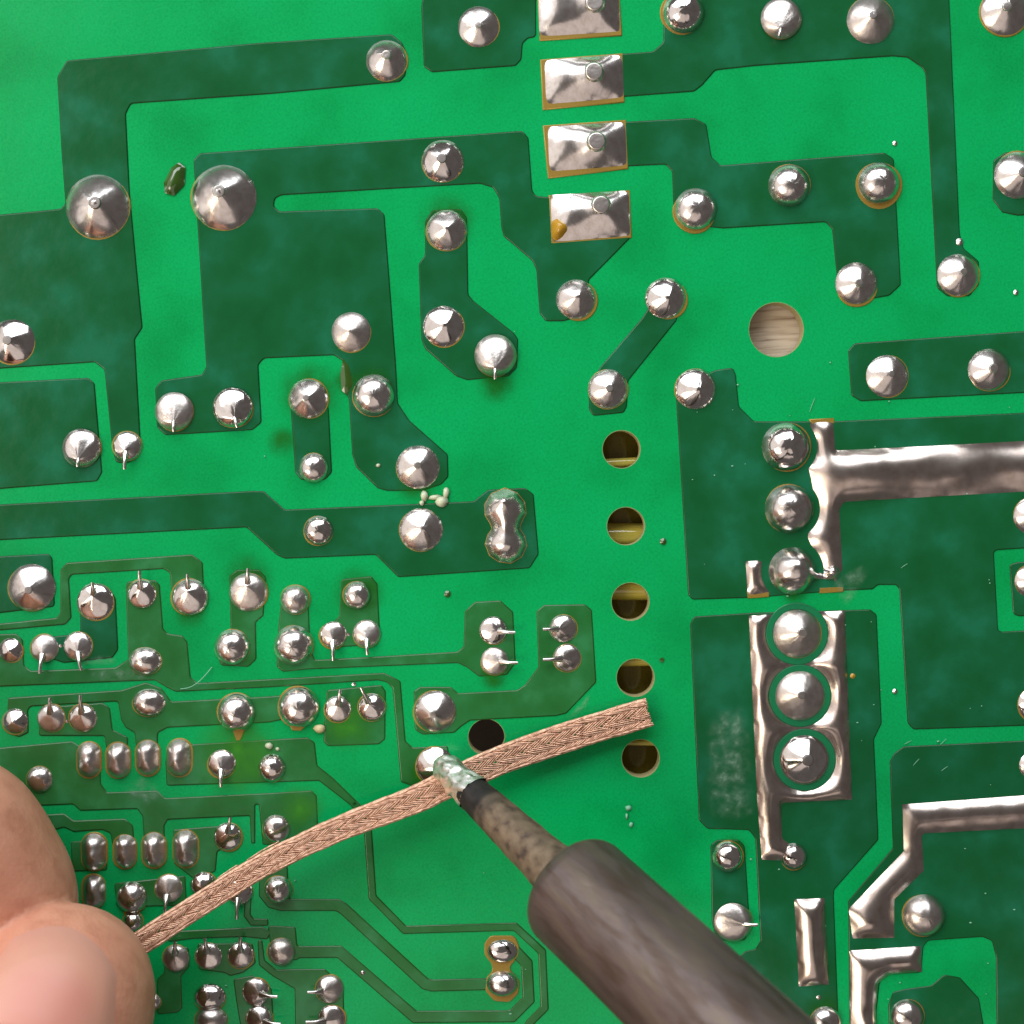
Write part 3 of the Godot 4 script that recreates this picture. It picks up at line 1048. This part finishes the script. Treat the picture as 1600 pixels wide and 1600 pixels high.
func joints():
	row("c", "748,42,32 604,95,32 1570,18,38 153,323,50 350,309,51 692,252,33 698,360,32 1590,274,37")
	joint(1360, 32, 37, "c")
	joint(1040, 466, 32, "c", 0, 0, 1.0, Vector3(3, 2, 0))
	joint(900, 468, 31, "c", 0, 0, 1.0, Vector3(3, 2, 0.5))
	joint(1338, 443, 33, "c", 0, 0, 1.0, Vector3(1, 5, -1))
	row("c", "950,608,31 1087,608,32 1497,430,33 1386,588,33 1545,578,33 20,534,35 549,519,31 693,510,32 482,623,31 653,730,34 658,828,34 50,918,37 17,1016,19 24,1127,20 680,1112,33 680,1197,30")
	row("c", "1245,990,38 1250,1087,39 1257,1187,39 1612,806,29 1610,908,25 1617,1100,27 1612,1196,20")
	joint(1068, 20, 33, "d", 0, 0, 1.0, Vector3(-3, 1, 1.0))
	joint(1087, 327, 33, "d", 0, 0, 1.0, Vector3(-2, 4, 1.0))
	joint(1373, 287, 33, "d", 0, 0, 1.0, Vector3(0, 3, 4.0))
	row("t", "1220,30,32,100,2 273,643,30,85,3 364,637,31,72,3 128,700,30,92,0 774,556,33,90,6")
	row("d", "1233,290,33 584,618,33 490,731,23 498,829,23 461,937,23 558,930,22 425,1200,22 432,1295,22 62,1218,21 435,1390,22 440,1487,22 1228,698,38 1233,795,38 1137,1338,24 1240,1338,21 1443,1430,33 1417,1588,27 1290,1597,25 318,1383,21 208,1440,16 240,1565,12")
	row("d", "370,1113,30 467,1105,32 363,1011,28 459,1008,31 206,1402,25")
	joint(1145, 1440, 30, "t", 0, 6)
	row("s", "199,697,23,90,14 149,940,29,-90,2 222,928,23,-90,14 297,933,29,-90,8 388,925,30,-86,8")
	row("s", "70,1013,22,95,16 122,1010,23,75,14 521,992,21,88,18 573,990,22,85,10 80,1122,22,-85,12 130,1122,22,-90,16 528,1108,21,-80,12 581,1105,22,-115,14")
	row("s", "771,985,22,4,12 773,1033,22,2,14 880,982,22,180,10 886,1028,22,178,16 347,1193,22,88,12 356,1307,22,-78,12 264,1388,22,95,12 374,1393,21,92,18")
	row("s", "275,1497,21,-86,10 326,1494,21,-95,12 376,1492,21,-85,12 400,1550,22,4,14 405,1592,22,4,14 515,1545,22,180,10 518,1592,22,180,16")
	row("d", "227,1033,26 233,1098,26 328,1558,25 330,1594,26 785,1537,25", 0.84)
	row("d", "785,1486,24", 0.78)
	row("o", "139,1187,19 185,1188,19 231,1184,19 280,1184,20 147,1331,20 196,1330,18 241,1328,19 290,1326,20 147,1393,18", 1.48)
	# bare rims that show beside some joints
	pad_plate("362,1138 384,1138 376,1157 369,1158")
	pad_plate("452,1132 478,1134 470,1142 456,1141")
	pad_plate("192,1424 216,1424 214,1432 194,1432")
	pad_plate("318,1574 342,1574 340,1584 320,1584")
	plate("bare_pad", [rounded(pts("766,1462 804,1462 812,1480 804,1502 795,1511 800,1520 812,1532 810,1552 796,1566 772,1564 758,1548 760,1528 770,1516 768,1506 757,1492 757,1474"), 9.0)[0]], 0.000111, 1.0, M.pad, board)


# ------------------------------------------------------------------ the braid

func curve_of(knots: Array) -> Curve3D:
	var c := Curve3D.new()
	c.bake_interval = 0.0002
	for k in knots.size():
		var p: Vector3 = knots[k]
		var t: Vector3 = (knots[mini(k + 1, knots.size() - 1)] - knots[maxi(k - 1, 0)]) / 6.0
		c.add_point(p, -t, t)
	return c


func build_braid():
	var o := thing("desoldering_braid", "flat woven copper braid pinched between thumb and finger, its cut end near a drilled hole", "copper braid")
	var knots := [seen(150, 1522, 0.0068), seen(182, 1500, 0.0066), seen(227, 1469, 0.0062), seen(325, 1405, 0.0052), seen(420, 1347, 0.0042), seen(535, 1293, 0.0031), seen(647, 1250, 0.0024), seen(690, 1229, 0.0021), seen(745, 1204, 0.0019), seen(800, 1181, 0.0017), seen(900, 1147, 0.0013), seen(1015, 1112, 0.0010)]
	var c := curve_of(knots)
	var length := c.get_baked_length()
	var carriers := 8
	var wires := 6
	var steps := 150
	var turns := length / 0.019
	for way in [1.0, -1.0]:
		for k in carriers:
			var b := Buf.new()
			for w in wires:
				var path := []
				var rad := []
				var off: float = (w - (wires - 1) / 2.0)
				for s in steps + 1:
					var t := float(s) / steps
					var d := t * length + (rng.randf_range(-0.00025, 0.0) if s == steps else 0.0)
					var p := c.sample_baked(clampf(d, 0.0, length), true)
					var tan_ := (c.sample_baked(minf(d + 0.0004, length)) - c.sample_baked(maxf(d - 0.0004, 0.0))).normalized()
					var side := tan_.cross(Vector3.UP).normalized()
					var up := side.cross(tan_)
					var half := lerpf(0.00093, 0.00118, smoothstep(0.3, 0.75, t)) * (1.0 + 0.05 * wob.get_noise_2d(t * 14.0, 3.0))
					var f: float = way * t * turns * TAU + TAU * k / carriers + off * 0.117
					# a flattened loop: wide, thin, rounded at both edges
					var sx := signf(cos(f)) * (1.0 - pow(1.0 - absf(cos(f)), 1.35))
					var weave: float = 0.00007 * sin(f * carriers + (0.0 if way > 0.0 else PI)) + 0.00003 * (1.0 - absf(off) / 2.5)
					var jit: float = 0.00003 * wob.get_noise_3d(t * 30.0, k * 7.0 + w * 1.7, way * 9.0)
					var y: float = 0.00024 * sin(f) / (0.35 + 0.65 * absf(sin(f))) + signf(sin(f)) * weave + jit
					path.append(p + side * (sx * half + jit * 1.5) + up * y)
					rad.append(0.00006)
				tube(b, path, rad, 5, true)
			put("wire_bundle", b, M.copper, o)
	var stray := Buf.new()
	for k in 12:
		var d := rng.randf_range(0.12, 0.95) * length
		var edge := 1.0 if k % 2 else -1.0
		var run := rng.randf_range(0.0012, 0.003)
		var tan_ := (c.sample_baked(minf(d + 0.0004, length)) - c.sample_baked(d - 0.0004)).normalized()
		var side := tan_.cross(Vector3.UP).normalized() * edge
		var path := []
		var rad := []
		for q in 7:
			var t := q / 6.0
			var reach := 0.00102 + sin(t * PI * 0.8) * rng.randf_range(0.00006, 0.0001)
			path.append(c.sample_baked(minf(d, length)) + tan_ * run * t + side * reach + Vector3.UP * (0.00005 + 0.00012 * sin(t * PI)))
			rad.append(0.00005)
		tube(stray, path, rad, 5)
	put("stray_wire", stray, M.copper, o)


# ------------------------------------------------------------------ the iron

func lathe(profile: Array, axis: Transform3D, lumps := 0.0, k := 40, freq := 700.0, tints := []) -> Buf:
	# profile: [distance along the axis, radius] in millimetres
	var b := Buf.new()
	for q in profile.size():
		for a in k:
			var f := TAU * a / k
			var r: float = profile[q][1]
			r *= 1.0 + lumps * wob.get_noise_3d(cos(f) * 1.6, sin(f) * 1.6, profile[q][0] * freq * MM)
			var tint: Color = tints[q] if tints else Color.WHITE
			b.vert(axis * (Vector3(cos(f) * r, sin(f) * r, profile[q][0]) * MM), Vector3.UP, tint)
	for q in profile.size() - 1:
		for a in k:
			var x := q * k + a
			var y := q * k + (a + 1) % k
			b.face(x, x + k, y)
			b.face(y, x + k, y + k)
	b.smooth()
	# away from the axis
	var mid := axis * Vector3(0, 0, (profile[0][0] + profile[profile.size() - 1][0]) / 2.0 * MM)
	var s := 0.0
	for q in b.v.size():
		s += b.n[q].dot((b.v[q] - mid))
	if s < 0.0:
		for q in b.v.size():
			b.n[q] = -b.n[q]
	return b


func build_iron():
	var o := thing("soldering_iron", "soldering iron with tinned tip, rusty shank and heat stained barrel, pressed on copper braid", "soldering iron")
	var tip := seen(684, 1188, 0.0017)
	var shoulder := seen(894, 1386, 0.0145)
	var d := (shoulder - tip).normalized()
	var x := d.cross(Vector3.UP).normalized()
	o.transform = Transform3D(Basis(x, d.cross(x), d), tip)
	var axis := Transform3D.IDENTITY
	var far := (shoulder - tip).length() / MM
	# tinned working end, a blunt wedge of wet solder
	var prof := []
	for k in 26:
		var t := k / 25.0
		prof.append([lerpf(-0.1, 5.4, t), lerpf(0.0, 1.0, minf(1.0, sqrt(t * 5.0))) * lerpf(1.05, 1.5, t)])
	put("tinned_end", lathe(prof, axis, 0.2, 48, 700.0), M.tinned, o)
	prof = []
	var tints := []
	for k in 40:
		var t := k / 39.0
		prof.append([lerpf(4.8, far + 0.6, t), lerpf(1.4, 2.1, pow(t, 0.9)) + 0.6 * pow(maxf(0.0, t - 0.66) / 0.34, 2.0)])
		tints.append(Color(0.12, 0.14, 0.2).lerp(Color.WHITE, smoothstep(0.14, 0.34, t + 0.03 * sin(k * 1.7))))
	put("shank", lathe(prof, axis, 0.04, 48, 500.0, tints), M.shank, o)
	prof = [[far - 0.9, 2.2], [far - 0.85, 2.7], [far - 0.6, 3.2]]
	for k in 10:
		var a := PI / 2.0 * k / 9.0
		prof.append([far + 0.9 - 1.5 * cos(a), 3.3 + 1.2 * sin(a)])
	for k in 12:
		prof.append([far + 1.5 + k * 5.0, 4.5])
	put("barrel", lathe(prof, axis, 0.012, 56, 120.0), M.barrel, o)
	prof = [[far + 56.0, 4.4], [far + 56.2, 8.0], [far + 57.0, 9.0], [far + 62.0, 9.2], [far + 64.0, 8.4], [far + 100.0, 8.0], [far + 101.5, 7.0], [far + 101.6, 0.0]]
	put("handle", lathe(prof, axis, 0.0, 40), M.grip, o)


# ------------------------------------------------------------------ the hand

var bones := []

func bone(chain: int, a: Vector3, b: Vector3, ra: float, rb: float):
	bones.append([chain, a, b, ra, rb, b - a, maxf((b - a).length_squared(), 1e-12)])


func hand_field(p: Vector3, soft: float) -> float:
	# smooth within a finger, a crease where two fingers press together
	var best := INF
	var chain := -1
	var d := INF
	for q in bones:
		if q[0] != chain:
			best = minf(best, d)
			d = INF
			chain = q[0]
		var t := clampf((p - q[1]).dot(q[5]) / q[6], 0.0, 1.0)
		var e: float = (p - q[1] - q[5] * t).length() - lerpf(q[3], q[4], t)
		if d == INF:
			d = e
		else:
			var h := clampf(0.5 + 0.5 * (d - e) / soft, 0.0, 1.0)
			d = lerpf(d, e, h) - soft * h * (1.0 - h)
	var k := clampf(0.5 + 0.5 * (best - d) / 0.0003, 0.0, 1.0)
	return d if best == INF else lerpf(best, d, k) - 0.0003 * k * (1.0 - k)


func nets(b: Buf, lo: Vector3, hi: Vector3, cell: float, soft: float, tint: Callable):
	var n := Vector3i(((hi - lo) / cell).ceil()) + Vector3i.ONE
	var val := PackedFloat32Array()
	val.resize(n.x * n.y * n.z)
	for z in n.z:
		for y in n.y:
			for x in n.x:
				val[(z * n.y + y) * n.x + x] = hand_field(lo + Vector3(x, y, z) * cell, soft)
	var id := PackedInt32Array()
	id.resize(val.size())
	id.fill(-1)
	var off := [0, 1, n.x, n.x + 1, n.x * n.y, n.x * n.y + 1, n.x * n.y + n.x, n.x * n.y + n.x + 1]
	var corner := [Vector3(0, 0, 0), Vector3(1, 0, 0), Vector3(0, 1, 0), Vector3(1, 1, 0), Vector3(0, 0, 1), Vector3(1, 0, 1), Vector3(0, 1, 1), Vector3(1, 1, 1)]
	var edges := [[0, 1], [2, 3], [4, 5], [6, 7], [0, 2], [1, 3], [4, 6], [5, 7], [0, 4], [1, 5], [2, 6], [3, 7]]
	for z in n.z - 1:
		for y in n.y - 1:
			for x in n.x - 1:
				var at := (z * n.y + y) * n.x + x
				var mask := 0
				for k in 8:
					if val[at + off[k]] < 0.0:
						mask |= 1 << k
				if mask == 0 or mask == 255:
					continue
				var s := Vector3.ZERO
				var c := 0
				for e in edges:
					var a: float = val[at + off[e[0]]]
					var d: float = val[at + off[e[1]]]
					if (a < 0.0) != (d < 0.0):
						s += corner[e[0]].lerp(corner[e[1]], a / (a - d))
						c += 1
				var p := lo + (Vector3(x, y, z) + s / c) * cell
				var q := cell * 0.7
				var g := Vector3(hand_field(p + Vector3(q, 0, 0), soft) - hand_field(p - Vector3(q, 0, 0), soft), hand_field(p + Vector3(0, q, 0), soft) - hand_field(p - Vector3(0, q, 0), soft), hand_field(p + Vector3(0, 0, q), soft) - hand_field(p - Vector3(0, 0, q), soft)).normalized()
				id[at] = b.vert(p, g, tint.call(p))
	var step := [1, n.x, n.x * n.y]
	for z in range(1, n.z - 1):
		for y in range(1, n.y - 1):
			for x in range(1, n.x - 1):
				var at := (z * n.y + y) * n.x + x
				for ax in 3:
					if (val[at] < 0.0) == (val[at + step[ax]] < 0.0):
						continue
					var s1: int = step[(ax + 1) % 3]
					var s2: int = step[(ax + 2) % 3]
					var a := id[at]
					var c := id[at - s1]
					var d := id[at - s1 - s2]
					var e := id[at - s2]
					if a < 0 or c < 0 or d < 0 or e < 0:
						continue
					b.face(a, c, d)
					b.face(a, d, e)


func skin_tint(p: Vector3) -> Color:
	var warm := 0.5 + 0.5 * wob.get_noise_3d(p.x * 90.0, p.y * 90.0, p.z * 90.0)
	return Color(1.0, 1.0, 1.0).lerp(Color(1.0, 0.84, 0.80), warm)


func build_hand():
	var o := thing("hand", "bare hand at the lower left, thumb and bent forefinger pinching the copper braid", "hand")
	# thumb
	var t0 := seen(110, 1549, 0.0122)
	var t1 := seen(54, 1568, 0.0124)
	var t2 := seen(-30, 1790, 0.0170)
	var t3 := seen(-330, 2260, 0.0260)
	bone(0, t0, t0.lerp(t2, 0.4), 0.0061, 0.0066)
	bone(0, t1, t1.lerp(t2, 0.6), 0.0063, 0.0070)
	bone(0, t0.lerp(t2, 0.4), t2, 0.0072, 0.0078)
	bone(0, t2, t3, 0.0080, 0.0105)
	# forefinger
	var f0 := seen(-40, 1428, 0.0080)
	var f1 := seen(-108, 1362, 0.0088)
	var f2 := seen(-430, 1300, 0.0190)
	var f3 := seen(-760, 1560, 0.0290)
	var f4 := seen(-840, 2300, 0.0270)
	bone(1, f0, f1, 0.0080, 0.0086)
	bone(1, f1, f2, 0.0086, 0.0088)
	bone(1, f2, f3, 0.0088, 0.0095)
	bone(1, f3, f4, 0.0098, 0.0110)
	var b := Buf.new()
	nets(b, Vector3(-0.060, -0.0006, 0.016), Vector3(-0.026, 0.0375, 0.056), 0.00058, 0.004, skin_tint)
	# palm and the three fingers folded behind, outside the picture
	bone(2, t3, seen(-700, 2900, 0.026), 0.0125, 0.017)
	bone(2, f4, seen(-800, 3000, 0.026), 0.0120, 0.018)
	for k in 3:
		var r0 := seen(-980 - k * 190, 2320 + k * 60, 0.025)
		bone(2, r0, seen(-870 - k * 120, 3000, 0.025), 0.0115, 0.017)
	for k in 3:
		var r0 := seen(-980 - k * 190, 2320 + k * 60, 0.025)
		var r1 := seen(-900 - k * 190, 1700 + k * 90, 0.030)
		var r2 := seen(-640 - k * 190, 1560 + k * 110, 0.018)
		var r3 := seen(-520 - k * 190, 1760 + k * 110, 0.0105)
		bone(3 + k, r0, r1, 0.0105, 0.0092)
		bone(3 + k, r1, r2, 0.0092, 0.0084)
		bone(3 + k, r2, r3, 0.0084, 0.0074)
	bone(6, seen(-780, 2950, 0.026), seen(-900, 3900, 0.03), 0.021, 0.027)
	nets(b, Vector3(-0.150, -0.004, 0.012), Vector3(-0.0598, 0.060, 0.160), 0.0026, 0.006, skin_tint)
	nets(b, Vector3(-0.0626, -0.004, 0.0535), Vector3(-0.018, 0.045, 0.160), 0.0026, 0.006, skin_tint)
	put("skin", b, M.skin, o)
	# thumbnail: a thin curved plate let into the skin
	bones = bones.slice(0, 4)
	var nb := Buf.new()
	var nu := 28
	var nv := 34
	var root := Vector2(48, 1640)
	var tipp := Vector2(122, 1441)
	var along := (root - tipp).normalized()
	var across := Vector2(-along.y, along.x)
	for j in nv + 1:
		for i in nu + 1:
			var v := float(j) / nv
			var w := 2.0 * i / nu - 1.0
			# rounded free edge, straight sides
			var lead := 62.0 * w * w
			var q := tipp + along * (lerpf(lead, 235.0, v)) + across * w * lerpf(98.0, 126.0, smoothstep(0.0, 0.5, v))
			var h := 0.0212
			for s in 30:
				var e := hand_field(seen(q.x, q.y, h), 0.004)
				if e < 0.00002:
					break
				h -= e * 0.8
			var edge := minf(minf(1.0 - absf(w), v * 2.2), (1.0 - v) * 1.5)
			var lift := lerpf(-0.0001, 0.00013, smoothstep(0.0, 0.35, edge))
			var white := 1.0 - smoothstep(0.05, 0.12, v + 0.02 * wob.get_noise_2d(w * 3.0, 1.0))
			var flush := smoothstep(0.06, 0.5, v) * (1.0 - smoothstep(0.25, 1.0, absf(w)))
			var tint := Color(1.10, 1.10, 0.98).lerp(Color(1.2, 0.86, 0.88), flush).lerp(Color(1.05, 1.5, 1.35), white * 0.8)
			nb.vert(seen(q.x, q.y, h + lift), Vector3.UP, tint)
	for j in nv:
		for i in nu:
			var a := j * (nu + 1) + i
			nb.face(a, a + 1, a + nu + 2)
			nb.face(a, a + nu + 2, a + nu + 1)
	nb.smooth()
	for k in nb.v.size():
		if nb.n[k].y < 0.0:
			nb.n[k] = -nb.n[k]
	put("thumbnail", nb, M.nail, o)


# ------------------------------------------------------------------ crumbs and dust

func lump(b: Buf, c: Vector3, r: Vector3, seed_: float):
	var at := b.v.size()
	for j in 7:
		for i in 10:
			var a := PI * j / 6.0
			var f := TAU * i / 10.0
			var p := Vector3(sin(a) * cos(f), cos(a), sin(a) * sin(f))
			var k := 1.0 + 0.45 * wob.get_noise_3d(p.x * 1.5 + seed_, p.y * 1.5, p.z * 1.5)
			b.vert(c + p * r * k, p)
	for j in 6:
		for i in 10:
			var x := at + j * 10 + i
			var y := at + j * 10 + (i + 1) % 10
			b.face(x, y, x + 10)
			b.face(y, y + 10, x + 10)


func crumb(called: String, label: String, category: String, m: Material, spots: Array, group := ""):
	# spots: [x, y, half length, half width, height]
	var b := Buf.new()
	for s in spots:
		lump(b, u(s[0], s[1], 0.0001 + s[4] * U * 0.4), Vector3(s[2], s[4], s[3]) * U, s[0])
	tag(put(called, b, m), label, category, group)


func litter():
	crumb("flux_crumb", "pale crumbled flux flake between two large solder joints", "flux", M.crumb, [[663, 775, 6, 8, 3], [680, 777, 10, 4, 2], [690, 784, 10, 9, 4], [697, 770, 5, 9, 3], [659, 786, 4, 4, 3]])
	crumb("flux_crumb", "cream flux chip at the foot of a solder joint with a bare pad", "flux", M.chip, [[500, 1138, 9, 7, 4]])
	crumb("dust_smear", "pale mint smear of two specks near the flux crust", "dust", M.dust, [[982, 1262, 5, 4, 1.2], [979, 1275, 2, 5, 1], [986, 1288, 3, 4, 1.2]])
	crumb("flux_crumb", "tiny pale flux grain on the dark track left of the crumbled flake", "flux", M.crumb, [[591, 727, 3.5, 3, 2]])
	crumb("flux_crumb", "pale flux grain above the dark small joint right of the four oval joints", "flux", M.crumb, [[421, 1165, 6, 5, 4], [434, 1170, 3, 3, 2]])
	var b := Buf.new()
	var path := []
	var rad := []
	for k in 16:
		var t := k / 15.0
		path.append(u(lerpf(283, 332, t), 1076 - 34 * t + 9 * sin(t * PI), 0.0002 + 0.0003 * sin(t * PI)))
		rad.append(0.00004)
	tube(b, path, rad, 5)
	tag(put("fibre", b, M.dust), "thin pale curved fibre lying over narrow tracks at the left", "fibre")

	var dust := Buf.new()
	for k in 60:
		var p := Vector2(rng.randf_range(10, 1590), rng.randf_range(10, 1590))
		if k > 12:
			p = Vector2(rng.randf_range(1080, 1590), rng.randf_range(560, 1590))
		var r := rng.randf_range(0.6, 1.3)
		lump(dust, u(p.x, p.y, 0.00011), Vector3(r * rng.randf_range(0.8, 2.2), 0.8, r) * U, k)
	for k in 8:
		var p := Vector2(rng.randf_range(1080, 1590), rng.randf_range(580, 1350))
		var e := Vector2.from_angle(rng.randf_range(-1.4, -0.3)) * rng.randf_range(4, 11)
		tube(dust, [u(p.x, p.y, 0.00011), u(p.x + e.x, p.y + e.y, 0.00012), u(p.x + e.x * 2.0 + 1.0, p.y + e.y * 2.0, 0.00011)], [U * 0.35, U * 0.5, U * 0.3], 4)
	var d := put("dust", dust, M.dust)
	d.set_meta("kind", "stuff")
	tag(d, "fine pale dust and lint scattered over the green board", "dust")
